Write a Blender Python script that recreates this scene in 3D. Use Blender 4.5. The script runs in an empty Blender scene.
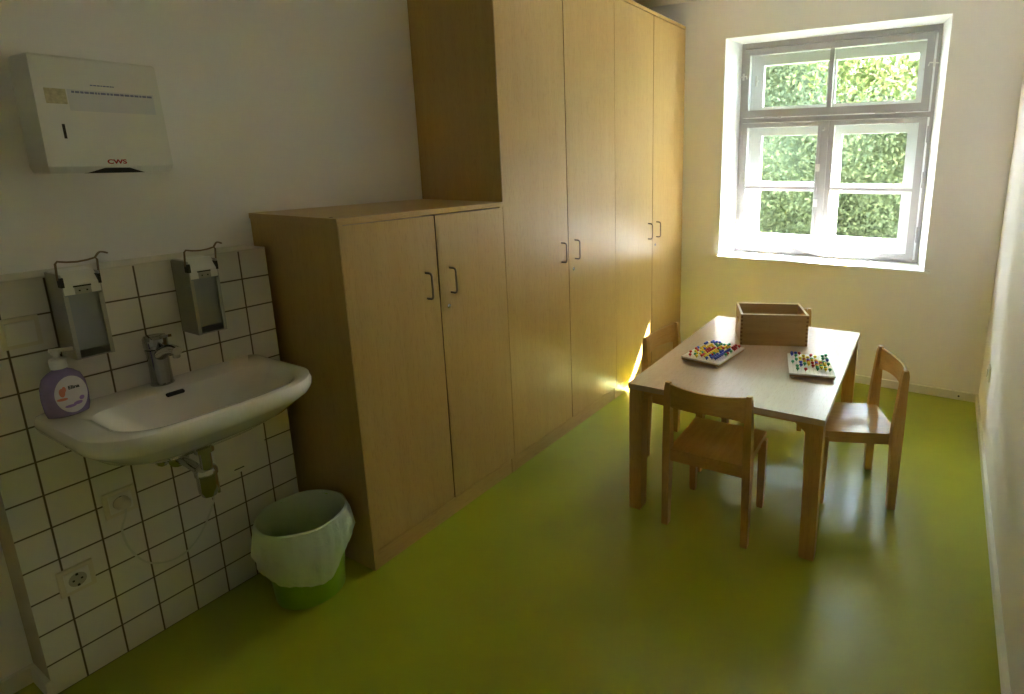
import bpy, bmesh, math, random
from mathutils import Vector, Matrix
random.seed(7)
C = bpy.context.scene.collection
PI = math.pi

# ------------------------------------------------------------------ helpers
def new_mat(name):
    m = bpy.data.materials.new(name); m.use_nodes = True
    nt = m.node_tree; b = nt.nodes['Principled BSDF']
    return m, nt, b

def plain(name, col, rough=.5, metal=0., noise=0., nscale=20., bump=0., bscale=80., coat=0., trans=0., ior=1.45, spec=.5, stretch=(1, 1, 1)):
    m, nt, b = new_mat(name)
    b.inputs['Base Color'].default_value = (*col, 1)
    b.inputs['Roughness'].default_value = rough
    b.inputs['Metallic'].default_value = metal
    b.inputs['Coat Weight'].default_value = coat
    b.inputs['Coat Roughness'].default_value = .15
    b.inputs['Transmission Weight'].default_value = trans
    b.inputs['IOR'].default_value = ior
    b.inputs['Specular IOR Level'].default_value = spec
    tc = nt.nodes.new('ShaderNodeTexCoord'); mp = nt.nodes.new('ShaderNodeMapping')
    mp.inputs['Scale'].default_value = stretch
    nt.links.new(tc.outputs['Object'], mp.inputs['Vector'])
    if noise > 0:
        n = nt.nodes.new('ShaderNodeTexNoise'); n.inputs['Scale'].default_value = nscale; n.inputs['Detail'].default_value = 5
        nt.links.new(mp.outputs[0], n.inputs['Vector'])
        r = nt.nodes.new('ShaderNodeValToRGB')
        r.color_ramp.elements[0].position = .3; r.color_ramp.elements[1].position = .7
        r.color_ramp.elements[0].color = (*[c * (1 - noise) for c in col], 1)
        r.color_ramp.elements[1].color = (*[min(1, c * (1 + noise)) for c in col], 1)
        nt.links.new(n.outputs['Fac'], r.inputs[0]); nt.links.new(r.outputs[0], b.inputs['Base Color'])
    if bump > 0:
        n2 = nt.nodes.new('ShaderNodeTexNoise'); n2.inputs['Scale'].default_value = bscale; n2.inputs['Detail'].default_value = 4
        nt.links.new(mp.outputs[0], n2.inputs['Vector'])
        bp = nt.nodes.new('ShaderNodeBump'); bp.inputs['Strength'].default_value = bump; bp.inputs['Distance'].default_value = .002
        nt.links.new(n2.outputs['Fac'], bp.inputs['Height']); nt.links.new(bp.outputs[0], b.inputs['Normal'])
    return m

def wood(name, dark, light, rough=.4, axis='z', scale=1., coat=0.):
    """fine straight beech grain along one axis, with the little flecks of beech"""
    m, nt, b = new_mat(name)
    tc = nt.nodes.new('ShaderNodeTexCoord'); mp = nt.nodes.new('ShaderNodeMapping')
    s = {'x': (1.2, 26, 26), 'y': (26, 1.2, 26), 'z': (26, 26, 1.2)}[axis]
    mp.inputs['Scale'].default_value = [v * scale for v in s]
    nt.links.new(tc.outputs['Object'], mp.inputs['Vector'])
    n = nt.nodes.new('ShaderNodeTexNoise'); n.inputs['Scale'].default_value = 1.6; n.inputs['Detail'].default_value = 6; n.inputs['Distortion'].default_value = .4
    nt.links.new(mp.outputs[0], n.inputs['Vector'])
    r = nt.nodes.new('ShaderNodeValToRGB'); r.color_ramp.elements[0].position = .3; r.color_ramp.elements[1].position = .72
    r.color_ramp.elements[0].color = (*dark, 1); r.color_ramp.elements[1].color = (*light, 1)
    nt.links.new(n.outputs['Fac'], r.inputs[0])
    mp2 = nt.nodes.new('ShaderNodeMapping'); f = {'x': (30, 260, 260), 'y': (260, 30, 260), 'z': (260, 260, 30)}[axis]
    mp2.inputs['Scale'].default_value = f
    nt.links.new(tc.outputs['Object'], mp2.inputs['Vector'])
    n2 = nt.nodes.new('ShaderNodeTexNoise'); n2.inputs['Scale'].default_value = 1.; n2.inputs['Detail'].default_value = 2
    nt.links.new(mp2.outputs[0], n2.inputs['Vector'])
    r2 = nt.nodes.new('ShaderNodeValToRGB'); r2.color_ramp.elements[0].position = .3; r2.color_ramp.elements[1].position = .45
    r2.color_ramp.elements[0].color = (.82, .76, .70, 1); r2.color_ramp.elements[1].color = (1, 1, 1, 1)
    nt.links.new(n2.outputs['Fac'], r2.inputs[0])
    mx = nt.nodes.new('ShaderNodeMix'); mx.data_type = 'RGBA'; mx.blend_type = 'MULTIPLY'; mx.inputs['Factor'].default_value = .7
    nt.links.new(r.outputs[0], mx.inputs['A']); nt.links.new(r2.outputs[0], mx.inputs['B'])
    nt.links.new(mx.outputs['Result'], b.inputs['Base Color'])
    b.inputs['Roughness'].default_value = rough
    b.inputs['Coat Weight'].default_value = coat; b.inputs['Coat Roughness'].default_value = .2
    return m

def tile_mat(name, y0, pitch=.1, line=.0042):
    m, nt, b = new_mat(name)
    L = nt.links; N = nt.nodes
    tc = N.new('ShaderNodeTexCoord'); sp = N.new('ShaderNodeSeparateXYZ'); L.new(tc.outputs['Object'], sp.inputs[0])
    def M(op, a, bb=None, c=None):
        n = N.new('ShaderNodeMath'); n.operation = op
        for i, v in enumerate((a, bb, c)):
            if v is None: continue
            if hasattr(v, 'is_output'): L.new(v, n.inputs[i])
            else: n.inputs[i].default_value = v
        return n.outputs[0]
    def dist(s, o):
        a = M('ADD', s, o); a = M('DIVIDE', a, pitch); f = M('FRACT', a)
        d = M('MINIMUM', f, M('SUBTRACT', 1., f)); return M('MULTIPLY', d, pitch)
    dy = dist(sp.outputs['Y'], -y0 + 10); dz = dist(sp.outputs['Z'], 10.)
    d = M('MINIMUM', dy, dz)
    mr = N.new('ShaderNodeMapRange'); mr.inputs['From Min'].default_value = line * .4; mr.inputs['From Max'].default_value = line * .75
    L.new(d, mr.inputs['Value'])
    nz = N.new('ShaderNodeTexNoise'); nz.inputs['Scale'].default_value = 3.; L.new(tc.outputs['Object'], nz.inputs['Vector'])
    r = N.new('ShaderNodeValToRGB'); r.color_ramp.elements[0].color = (.72, .68, .61, 1); r.color_ramp.elements[1].color = (.79, .75, .68, 1)
    L.new(nz.outputs['Fac'], r.inputs[0])
    mx = N.new('ShaderNodeMix'); mx.data_type = 'RGBA'; L.new(mr.outputs[0], mx.inputs['Factor'])
    mx.inputs['A'].default_value = (.12, .09, .06, 1); L.new(r.outputs[0], mx.inputs['B'])
    L.new(mx.outputs['Result'], b.inputs['Base Color'])
    rr = N.new('ShaderNodeMapRange'); rr.inputs['To Min'].default_value = .8; rr.inputs['To Max'].default_value = .22
    L.new(mr.outputs[0], rr.inputs['Value']); L.new(rr.outputs[0], b.inputs['Roughness'])
    bp = N.new('ShaderNodeBump'); bp.inputs['Strength'].default_value = .5; bp.inputs['Distance'].default_value = .002
    L.new(mr.outputs[0], bp.inputs['Height']); L.new(bp.outputs[0], b.inputs['Normal'])
    return m

def lino_mat():
    m, nt, b = new_mat('linoleum_green'); L = nt.links; N = nt.nodes
    tc = N.new('ShaderNodeTexCoord')
    n = N.new('ShaderNodeTexNoise'); n.inputs['Scale'].default_value = 2.2; n.inputs['Detail'].default_value = 8; n.inputs['Distortion'].default_value = .6
    L.new(tc.outputs['Object'], n.inputs['Vector'])
    r = N.new('ShaderNodeValToRGB'); r.color_ramp.elements[0].position = .3; r.color_ramp.elements[1].position = .7
    r.color_ramp.elements[0].color = (.30, .315, .012, 1); r.color_ramp.elements[1].color = (.34, .355, .018, 1)
    L.new(n.outputs['Fac'], r.inputs[0]); L.new(r.outputs[0], b.inputs['Base Color'])
    b.inputs['Roughness'].default_value = .3
    n2 = N.new('ShaderNodeTexNoise'); n2.inputs['Scale'].default_value = 5.; n2.inputs['Detail'].default_value = 3; L.new(tc.outputs['Object'], n2.inputs['Vector'])
    bp = N.new('ShaderNodeBump'); bp.inputs['Strength'].default_value = .08; bp.inputs['Distance'].default_value = .003
    L.new(n2.outputs['Fac'], bp.inputs['Height']); L.new(bp.outputs[0], b.inputs['Normal'])
    return m

def glass_mat():
    m = bpy.data.materials.new('window_glass'); m.use_nodes = True; nt = m.node_tree; nt.nodes.clear()
    o = nt.nodes.new('ShaderNodeOutputMaterial'); t = nt.nodes.new('ShaderNodeBsdfTransparent'); g = nt.nodes.new('ShaderNodeBsdfGlossy')
    g.inputs['Roughness'].default_value = .02; t.inputs['Color'].default_value = (.97, .985, .975, 1)
    f = nt.nodes.new('ShaderNodeFresnel'); gm = nt.nodes.new('ShaderNodeNewGeometry'); mi = nt.nodes.new('ShaderNodeMapRange'); mi.inputs['To Min'].default_value = 1.45; mi.inputs['To Max'].default_value = 1 / 1.45
    nt.links.new(gm.outputs['Backfacing'], mi.inputs['Value']); nt.links.new(mi.outputs[0], f.inputs['IOR'])
    mx = nt.nodes.new('ShaderNodeMixShader')
    nt.links.new(f.outputs[0], mx.inputs[0]); nt.links.new(t.outputs[0], mx.inputs[1]); nt.links.new(g.outputs[0], mx.inputs[2])
    nt.links.new(mx.outputs[0], o.inputs[0]); return m

def film_mat():
    m = bpy.data.materials.new('bin_liner_film'); m.use_nodes = True; nt = m.node_tree; nt.nodes.clear()
    o = nt.nodes.new('ShaderNodeOutputMaterial')
    d = nt.nodes.new('ShaderNodeBsdfPrincipled'); d.inputs['Base Color'].default_value = (.80, .84, .72, 1); d.inputs['Roughness'].default_value = .3
    tl = nt.nodes.new('ShaderNodeBsdfTranslucent'); tl.inputs['Color'].default_value = (.80, .84, .72, 1)
    tr = nt.nodes.new('ShaderNodeBsdfTransparent'); tr.inputs['Color'].default_value = (.95, 1, .9, 1)
    a = nt.nodes.new('ShaderNodeMixShader'); a.inputs[0].default_value = .15
    b = nt.nodes.new('ShaderNodeMixShader'); b.inputs[0].default_value = .32
    nt.links.new(d.outputs[0], a.inputs[1]); nt.links.new(tl.outputs[0], a.inputs[2])
    nt.links.new(a.outputs[0], b.inputs[1]); nt.links.new(tr.outputs[0], b.inputs[2]); nt.links.new(b.outputs[0], o.inputs[0])
    tc = nt.nodes.new('ShaderNodeTexCoord'); n = nt.nodes.new('ShaderNodeTexNoise'); n.inputs['Scale'].default_value = 22; n.inputs['Distortion'].default_value = 1.5
    nt.links.new(tc.outputs['Object'], n.inputs['Vector'])
    bp = nt.nodes.new('ShaderNodeBump'); bp.inputs['Strength'].default_value = .7; bp.inputs['Distance'].default_value = .01
    nt.links.new(n.outputs['Fac'], bp.inputs['Height']); nt.links.new(bp.outputs[0], d.inputs['Normal'])
    return m

def leaf_mat(name, c1, c2):
    m = bpy.data.materials.new(name); m.use_nodes = True; nt = m.node_tree; nt.nodes.clear()
    o = nt.nodes.new('ShaderNodeOutputMaterial')
    g = nt.nodes.new('ShaderNodeNewGeometry')
    r = nt.nodes.new('ShaderNodeValToRGB'); r.color_ramp.elements[0].color = (*c1, 1); r.color_ramp.elements[1].color = (*c2, 1)
    nt.links.new(g.outputs['Random Per Island'], r.inputs[0])
    d = nt.nodes.new('ShaderNodeBsdfDiffuse'); t = nt.nodes.new('ShaderNodeBsdfTranslucent')
    nt.links.new(r.outputs[0], d.inputs[0]); nt.links.new(r.outputs[0], t.inputs[0])
    a = nt.nodes.new('ShaderNodeMixShader'); a.inputs[0].default_value = .5
    nt.links.new(d.outputs[0], a.inputs[1]); nt.links.new(t.outputs[0], a.inputs[2]); nt.links.new(a.outputs[0], o.inputs[0])
    return m

M = {}
M['wall'] = plain('wall_paint_cream', (.85, .82, .81), .85, bump=.25, bscale=160)
M['ceiling'] = plain('ceiling_paint', (.82, .79, .72), .9, bump=.15, bscale=120)
M['reveal'] = plain('reveal_paint_white', (.88, .88, .88), .7, bump=.1, bscale=120)
M['floor'] = lino_mat()
M['base'] = plain('baseboard_white', (.72, .70, .63), .4, noise=.03, nscale=8)
M['sidetone'] = plain('darker_beige_side', (.50, .42, .30), .7, noise=.03, nscale=10)  # darker, browner tone for the end face of the tiled box
M['tile'] = tile_mat('white_wall_tiles', -.4209)
M['ledge'] = plain('ledge_white', (.66, .63, .55), .4, noise=.03, nscale=6)
M['beech'] = wood('beech_laminate_upright', (.47, .30, .098), (.505, .33, .118), .36, 'z')
M['beech_y'] = wood('beech_laminate_long', (.47, .30, .098), (.505, .33, .118), .36, 'y')
M['edge'] = plain('gap_shade_cap_brown', (.17, .085, .03), .45, noise=.12, nscale=30)  # door edges coloured dark as shade in the gaps; also the cover cap brown
M['solid_z'] = wood('beech_solid_upright', (.52, .28, .075), (.60, .35, .11), .34, 'z', 1.5, .2)
M['solid_x'] = wood('beech_solid_across', (.52, .28, .075), (.60, .35, .11), .30, 'x', 1.5, .3)
M['solid_y'] = wood('beech_solid_deep', (.52, .28, .075), (.60, .35, .11), .30, 'y', 1.5, .3)
M['top'] = wood('table_top_beech', (.52, .37, .27), (.56, .41, .30), .28, 'y', 1., .75)
M['endgrain'] = plain('beech_end_grain', (.28, .14, .05), .6, noise=.2, nscale=60)
M['boxedge'] = wood('beech_edge_backlight', (.78, .68, .52), (.84, .74, .58), .35, 'x')  # lighter than the box wood: backlight on the rim put into the colour
M['boxwood'] = wood('beech_box', (.42, .265, .10), (.49, .32, .135), .5, 'x', 1.3)
M['ceramic'] = plain('white_ceramic', (.74, .70, .64), .08, noise=.01, nscale=4, coat=.6)
M['chrome'] = plain('chrome', (.52, .52, .50), .12, 1., noise=.04, nscale=20)
M['alu'] = plain('brushed_aluminium', (.42, .40, .36), .38, .9, noise=.08, nscale=60, stretch=(1, 1, 12))
M['bronze'] = plain('dull_bronze_metal', (.24, .17, .11), .35, .85, noise=.08, nscale=40)
M['plastic'] = plain('white_plastic', (.72, .69, .62), .35, noise=.02, nscale=8)
M['plastic_cool'] = plain('white_enamel', (.74, .72, .68), .3, noise=.015, nscale=6)
M['cream'] = plain('cream_plastic', (.66, .60, .46), .4, noise=.02, nscale=8)
M['dark'] = plain('dark_gap', (.03, .025, .02), .6, noise=.1)
M['recess'] = plain('socket_recess', (.40, .37, .30), .5, noise=.03)
M['bottle_fill'] = plain('pale_dispenser_bottle', (.30, .31, .33), .35, noise=.03, nscale=10)
M['lilac'] = plain('lilac_soap_plastic', (.26, .20, .38), .25, noise=.12, nscale=30, coat=.5)
M['label'] = plain('pale_label_paper', (.60, .56, .62), .4, noise=.05, nscale=40)
M['pinkmark'] = plain('coral_print', (.60, .20, .15), .5, noise=.1)
M['violet'] = plain('violet_print', (.30, .18, .50), .5, noise=.1)
M['ink'] = plain('dark_ink', (.03, .03, .05), .5, noise=.1)
M['blueink'] = plain('blue_print', (.20, .21, .33), .5, noise=.1)
M['palelabel'] = plain('pale_blue_label', (.62, .62, .64), .4, noise=.02)
M['sticker'] = plain('yellowed_sticker', (.52, .47, .30), .5, noise=.18, nscale=120)
M['redink'] = plain('red_print', (.38, .01, .01), .5, noise=.1)
M['bin'] = plain('lime_green_plastic', (.25, .42, .015), .35, noise=.03, nscale=6)
M['film'] = film_mat()
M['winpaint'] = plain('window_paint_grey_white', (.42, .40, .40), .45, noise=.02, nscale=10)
M['outpaint'] = plain('outer_window_paint_white', (.86, .86, .88), .5, noise=.02, nscale=10)
M['glass'] = glass_mat()
M['cable'] = plain('white_cable', (.62, .60, .52), .4, noise=.02)
M['render'] = plain('outside_plaster', (.7, .68, .6), .9, noise=.05, nscale=5)
M['soil'] = plain('garden_ground', (.20, .24, .10), .95, noise=.3, nscale=4)
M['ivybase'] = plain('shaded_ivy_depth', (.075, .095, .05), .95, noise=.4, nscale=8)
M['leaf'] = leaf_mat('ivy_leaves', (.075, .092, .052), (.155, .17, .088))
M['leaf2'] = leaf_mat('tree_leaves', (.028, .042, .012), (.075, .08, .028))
M['bark'] = plain('bark', (.18, .13, .09), .9, noise=.3, nscale=30)
PEG = {'blue': plain('peg_blue', (.05, .09, .55), .3, noise=.05), 'red': plain('peg_red', (.55, .03, .03), .3, noise=.05),
       'yellow': plain('peg_yellow', (.90, .68, .05), .3, noise=.05), 'green': plain('peg_green', (.08, .42, .18), .3, noise=.05)}
M['board'] = plain('white_board_plastic', (.78, .76, .72), .35, noise=.02)

def link(name, bm, mat, parent=None, smooth=False, bevel=0, seg=2):
    if bevel:
        bmesh.ops.bevel(bm, geom=[e for e in bm.edges if e.is_manifold and e.calc_face_angle(0) > .6], offset=bevel, segments=seg, affect='EDGES', profile=.5, clamp_overlap=True)
    bmesh.ops.recalc_face_normals(bm, faces=bm.faces)
    me = bpy.data.meshes.new(name); bm.to_mesh(me); bm.free()
    if isinstance(mat, (list, tuple)):
        for m in mat: me.materials.append(m)
    else: me.materials.append(mat)
    if smooth:
        for p in me.polygons: p.use_smooth = True
        try: me.set_sharp_from_angle(angle=math.radians(38))
        except Exception: pass
    o = bpy.data.objects.new(name, me); C.objects.link(o)
    if parent: o.parent = parent
    return o

def box(bm, x0, x1, y0, y1, z0, z1, mi=0, mat=None):
    vs = [bm.verts.new((x, y, z)) for x in (x0, x1) for y in (y0, y1) for z in (z0, z1)]
    if mat is not None:
        for v in vs: v.co = mat @ v.co
    q = [(0, 1, 3, 2), (4, 6, 7, 5), (0, 4, 5, 1), (2, 3, 7, 6), (0, 2, 6, 4), (1, 5, 7, 3)]
    for f in q:
        fc = bm.faces.new([vs[i] for i in f]); fc.material_index = mi
    return vs

def B(name, x0, x1, y0, y1, z0, z1, mat, parent=None, bevel=.002, seg=2):
    bm = bmesh.new(); box(bm, x0, x1, y0, y1, z0, z1)
    return link(name, bm, mat, parent, bevel > 0, bevel, seg)

def loft(bm, rings, cap0=True, cap1=True, mi=0):
    R = [[bm.verts.new(p) for p in r] for r in rings]
    n = len(R[0])
    for a, b in zip(R, R[1:]):
        for i in range(n):
            f = bm.faces.new((a[i], a[(i + 1) % n], b[(i + 1) % n], b[i])); f.material_index = mi
    if cap0: bm.faces.new(list(reversed(R[0]))).material_index = mi
    if cap1: bm.faces.new(R[-1]).material_index = mi
    return R

def circ(c, r, n=24, ax='z', ry=None):
    ry = r if ry is None else ry; out = []
    for i in range(n):
        a = 2 * PI * i / n; u, v = r * math.cos(a), ry * math.sin(a)
        if ax == 'z': out.append((c[0] + u, c[1] + v, c[2]))
        elif ax == 'x': out.append((c[0], c[1] + u, c[2] + v))
        else: out.append((c[0] + u, c[1], c[2] + v))
    return out

def lathe(bm, c, prof, n=32, ax='z', cap0=True, cap1=True, sy=1.):
    rings = []
    for r, h in prof:
        cc = list(c); cc['xyz'.index(ax)] += h
        rings.append(circ(cc, r, n, ax, r * sy))
    loft(bm, rings, cap0, cap1)

def tube(bm, pts, r, n=10, caps=True):
    pts = [Vector(p) for p in pts]; rings = []; up = None
    for i, p in enumerate(pts):
        t = (pts[min(i + 1, len(pts) - 1)] - pts[max(i - 1, 0)]).normalized()
        if up is None:
            up = Vector((0, 0, 1)) if abs(t.z) < .9 else Vector((1, 0, 0))
        a = t.cross(up).normalized(); b = a.cross(t).normalized(); up = b
        rr = r[i] if isinstance(r, (list, tuple)) else r
        rings.append([tuple(p + a * math.cos(2 * PI * k / n) * rr + b * math.sin(2 * PI * k / n) * rr) for k in range(n)])
    loft(bm, rings, caps, caps)

def smooth_path(pts, k=6):
    P = [Vector(p) for p in pts]; P = [P[0] * 2 - P[1]] + P + [P[-1] * 2 - P[-2]]; out = []
    for i in range(1, len(P) - 2):
        for j in range(k):
            t = j / k; a, b, c, d = P[i - 1:i + 3]
            out.append(.5 * ((2 * b) + (c - a) * t + (2 * a - 5 * b + 4 * c - d) * t * t + (3 * b - a - 3 * c + d) * t ** 3))
    out.append(P[-2]); return out

def thing(name, label, cat, loc=(0, 0, 0), rz=0, group=None):
    o = bpy.data.objects.new(name, None); C.objects.link(o); o.empty_display_size = .05
    o.location = loc; o.rotation_euler = (0, 0, rz); o['label'] = label; o['category'] = cat
    if group: o['group'] = group
    return o
def tag(o, label, cat, group=None):
    o['label'] = label; o['category'] = cat
    if group: o['group'] = group
    return o
def struct(o, label=None, cat=None):
    o['kind'] = 'structure'
    if label: o['label'] = label
    if cat: o['category'] = cat
    return o
def empty_struct(name, label, cat):
    o = bpy.data.objects.new(name, None); C.objects.link(o); return struct(o, label, cat)
def text(name, s, size, mat, parent, mtx, depth=.0004, sx=1.):
    cu = bpy.data.curves.new(name, 'FONT'); cu.body = s; cu.size = size; cu.extrude = depth; cu.offset = size * .03; cu.align_x = 'CENTER'; cu.align_y = 'CENTER'
    tmp = bpy.data.objects.new(name + '_t', cu); C.objects.link(tmp)
    dg = bpy.context.evaluated_depsgraph_get(); me = bpy.data.meshes.new_from_object(tmp.evaluated_get(dg))
    bpy.data.objects.remove(tmp)
    me.transform(Matrix.Diagonal((sx, 1, 1, 1))); me.transform(mtx); me.materials.clear(); me.materials.append(mat); me.name = name
    o = bpy.data.objects.new(name, me); C.objects.link(o); o.parent = parent; return o
def copy_tree(o, parent=None):
    c = o.copy(); C.objects.link(c)
    if parent: c.parent = parent
    for ch in o.children: copy_tree(ch, c)
    return c

# ------------------------------------------------------------------ measured room
XW, XT, XC, XR = -.13, 0., .3713, 2.3753          # wall behind, tiled box front, cupboard fronts, right wall
YB, YF, CEIL = 3.161, -2.1, 2.55
TL, TE, TH = -.4976, .2695, 1.2                   # tiled box
WL, WR, WB, WT = .663, 2.002, .7976, 2.286        # window opening at the room face
FL, FR, FB, FT = .717, 1.955, .810, 2.2745        # at the inner window
YI = 3.361; YO = 3.62
G = [.3031, .7186, 1.1216, 1.6326, 2.1368, 2.6441, 3.156]

struct(B('floor', XW - .2, XR + .2, YF - .2, YB + .02, -.12, 0, M['floor'], bevel=0), 'yellow-green linoleum floor of the room', 'floor')
struct(B('ceiling', XW - .2, XR + .2, YF - .2, YO, CEIL, CEIL + .2, M['ceiling'], bevel=0), 'plain white ceiling', 'ceiling')
struct(B('wall_left', XW - .2, XW, YF - .2, YO, 0, CEIL, M['wall'], bevel=0), 'cream painted wall behind the cupboards', 'wall')
struct(B('wall_right', XR, XR + .2, YF - .2, YO, 0, CEIL, M['wall'], bevel=0), 'plain pale wall along the right side', 'wall')
struct(B('wall_front', XW, XR, YF - .2, YF, 0, CEIL, M['wall'], bevel=0), 'plain wall behind the viewer', 'wall')
def rect(x0, x1, z0, z1, y): return [(x0, y, z0), (x1, y, z0), (x1, y, z1), (x0, y, z1)]
bm = bmesh.new()
R = loft(bm, [rect(XW - .0, XR + .0, 0, CEIL, YB), rect(WL, WR, WB, WT, YB), rect(FL, FR, FB, FT, YI), rect(.70, 1.975, .80, 2.30, YI + .001),
              rect(.70, 1.975, .80, 2.30, YO), rect(XW, XR, 0, CEIL, YO)], False, False)
for i in range(4): bm.faces.new((R[0][i], R[5][i], R[5][(i + 1) % 4], R[0][(i + 1) % 4]))
bm.faces.ensure_lookup_table()
for f in bm.faces:
    c = f.calc_center_median()
    if YB + .01 < c.y < YO - .01 and WL - .1 < c.x < WR + .1 and WB - .1 < c.z < WT + .1: f.material_index = 1
struct(link('wall_back', bm, [M['wall'], M['reveal']]), 'pale end wall with the window opening', 'wall')
# outside: facade strips of the building, plus an unseen eave added to trim sunlight
struct(B('added_eave', -4, 7, YO + .16, 4.60, 2.66, 2.74, M['outpaint'], bevel=0), 'white soffit board of the added roof eave that trims the sunlight outside', 'eave')
bm = bmesh.new(); box(bm, -4, XW - .2, YF, YO, -.6, 2.9); box(bm, XR + .2, 7, YF, YO, -.6, 2.9); box(bm, XW - .2, XR + .2, YF - .2, YO, CEIL + .2, 2.9)
box(bm, -4, 7, YO, YO + .16, 2.62, 3.0); box(bm, -4, 7, YO, 4.6, 2.86, 3.0); box(bm, -4, 7, 4.56, 4.6, 2.74, 2.86); box(bm, XW - .2, XR + .2, YF - .2, YO, -.6, -.12)
struct(link('wall_outer', bm, M['render']), 'plastered outside of the building with the added roof eave', 'wall')

# tiled wall box behind the washbasin
bm = bmesh.new(); vs = box(bm, XW, XT, TL, TE, 0, TH)
for f in bm.faces:
    n = f.normal; c = f.calc_center_median()
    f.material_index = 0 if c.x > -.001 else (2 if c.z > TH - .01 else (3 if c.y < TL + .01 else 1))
struct(link('wall_tiled', bm, [M['tile'], M['wall'], M['ledge'], M['sidetone']]), 'white square tiles on the low wall box behind the washbasin', 'wall')
struct(B('trim_1', XT, XT + .002, TL, TE, TH - .004, TH, M['ledge'], bevel=0), 'edge profile along the top of the tiles', 'trim')
# baseboards
bh = .0525
def bboard(name, x0, x1, y0, y1, lab): struct(B(name, x0, x1, y0, y1, 0, bh, M['base'], bevel=.003), lab, 'baseboard')
bboard('baseboard_back', XC + .01, XR - .014, YB - .014, YB, 'white baseboard under the window wall')
bboard('baseboard_right', XR - .014, XR, YF, YB, 'white baseboard along the right wall')
bboard('baseboard_left', XW, XW + .014, YF, TL, 'white baseboard left of the tiles')
bboard('baseboard_left_return', XW + .014, XT, TL - .012, TL, 'short baseboard on the end of the tiled box')
bboard('baseboard_front', XW + .014, XR - .014, YF, YF + .014, 'baseboard on the wall behind the viewer')

# ------------------------------------------------------------------ window
def frame_box(bm, x0, x1, z0, z1, w, y0, y1, wb=None, wt=None):
    wb = w if wb is None else wb; wt = w if wt is None else wt
    box(bm, x0, x0 + w, y0, y1, z0, z1); box(bm, x1 - w, x1, y0, y1, z0, z1)
    box(bm, x0 + w, x1 - w, y0, y1, z0, z0 + wb); box(bm, x0 + w, x1 - w, y0, y1, z1 - wt, z1)
def sash(parent, x0, x1, z0, z1, w, y0, y1, bars, mat, wb=None, wt=None, wl=None, wr=None):
    wl = w if wl is None else wl; wr = w if wr is None else wr; wb = w if wb is None else wb; wt = w if wt is None else wt
    bm = bmesh.new()
    box(bm, x0, x0 + wl, y0, y1, z0, z1); box(bm, x1 - wr, x1, y0, y1, z0, z1)
    box(bm, x0 + wl, x1 - wr, y0, y1, z0, z0 + wb); box(bm, x0 + wl, x1 - wr, y0, y1, z1 - wt, z1)
    for k, a, t in bars:
        if k == 'h': box(bm, x0 + wl, x1 - wr, y0 + .008, y1 - .004, a - t / 2, a + t / 2)
        else: box(bm, a - t / 2, a + t / 2, y0 + .008, y1 - .004, z0 + wb, z1 - wt)
    s = link('sash', bm, mat, parent, True, .003, 1)
    ym = (y0 + y1) / 2 + .006
    pane = B('pane', x0 + wl - .004, x1 - wr + .004, ym, ym + .004, z0 + wb - .004, z1 - wt + .004, M['glass'], s, 0)
    return s
win = empty_struct('window_1', 'inner grey-white casement window with a hinged top light', 'window')
bm = bmesh.new()
frame_box(bm, FL - .012, FR + .015, FB - .008, FT + .02, .035, YI, YI + .06, .022, .055)
box(bm, FL + .02, FR - .02, YI, YI + .06, 1.738, 1.768)
link('window_frame', bm, M['winpaint'], win, True, .002, 1)
sash(win, .744, 1.922, 1.774, 2.232, .040, YI - .012, YI + .036, [('v', 1.3275, .026)], M['winpaint'], .049, .040, .036, .044)
sash(win, .744, 1.318, .828, 1.734, .036, YI - .012, YI + .036, [('h', 1.284, .018)], M['winpaint'], .030, .030, .036, .048)
sash(win, 1.322, 1.922, .828, 1.734, .036, YI - .012, YI + .036, [('h', 1.284, .018)], M['winpaint'], .034, .030, .052, .043)
bm = bmesh.new(); box(bm, 1.300, 1.340, YI - .024, YI - .012, .832, 1.73); link('cover_strip', bm, M['winpaint'], win, True, .003, 2)
bm = bmesh.new(); tube(bm, [(1.285, YI - .02, .86), (1.285, YI - .02, 1.70)], .005, 8); link('bolt_rod', bm, M['winpaint'], win, True)
bm = bmesh.new()
lathe(bm, (1.31, YI - .056, 1.68), [(.004, 0), (.011, .004), (.012, .016), (.006, .024), (.005, .036)], 16, 'y')
link('knob', bm, M['winpaint'], win, True)
for z in (1.40, 1.16):
    bm = bmesh.new(); box(bm, 1.272, 1.300, YI - .026, YI - .012, z, z + .05); tube(bm, [(1.286, YI - .026, z + .025), (1.286, YI - .045, z + .03), (1.30, YI - .05, z + .02)], .004, 8)
    link('bolt_guide', bm, M['plastic_cool'], win, True)
for x, z in ((.735, .95), (.735, 1.30), (.735, 1.58), (1.934, .95), (1.934, 1.30), (1.934, 1.58)):
    bm = bmesh.new(); tube(bm, [(x, YI - .014, z), (x, YI - .014, z + .10)], .0065, 10); link('hinge', bm, M['winpaint'], win, True)
for x in (.90, 1.62):
    bm = bmesh.new(); tube(bm, [(x, YI - .016, 1.771), (x + .12, YI - .016, 1.771)], .0065, 10); link('hinge', bm, M['winpaint'], win, True)
for x, s in ((.738, 1), (1.928, -1)):
    bm = bmesh.new(); tube(bm, [(x - .03 * s, YI - .014, 2.05), (x + .025 * s, YI - .022, 2.055), (x + .03 * s, YI - .03, 2.035)], .004, 8); box(bm, x - .006, x + .006, YI - .02, YI - .008, 2.03, 2.075)
    link('latch', bm, M['plastic_cool'], win, True)
out = empty_struct('window_2', 'outer white casement window seen through the inner panes', 'window')
YO1 = 3.50
bm = bmesh.new(); frame_box(bm, .70, 1.975, .80, 2.30, .062, YO1, YO1 + .055, .07, .09); box(bm, .76, 1.915, YO1, YO1 + .055, 1.70, 1.80)
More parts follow.
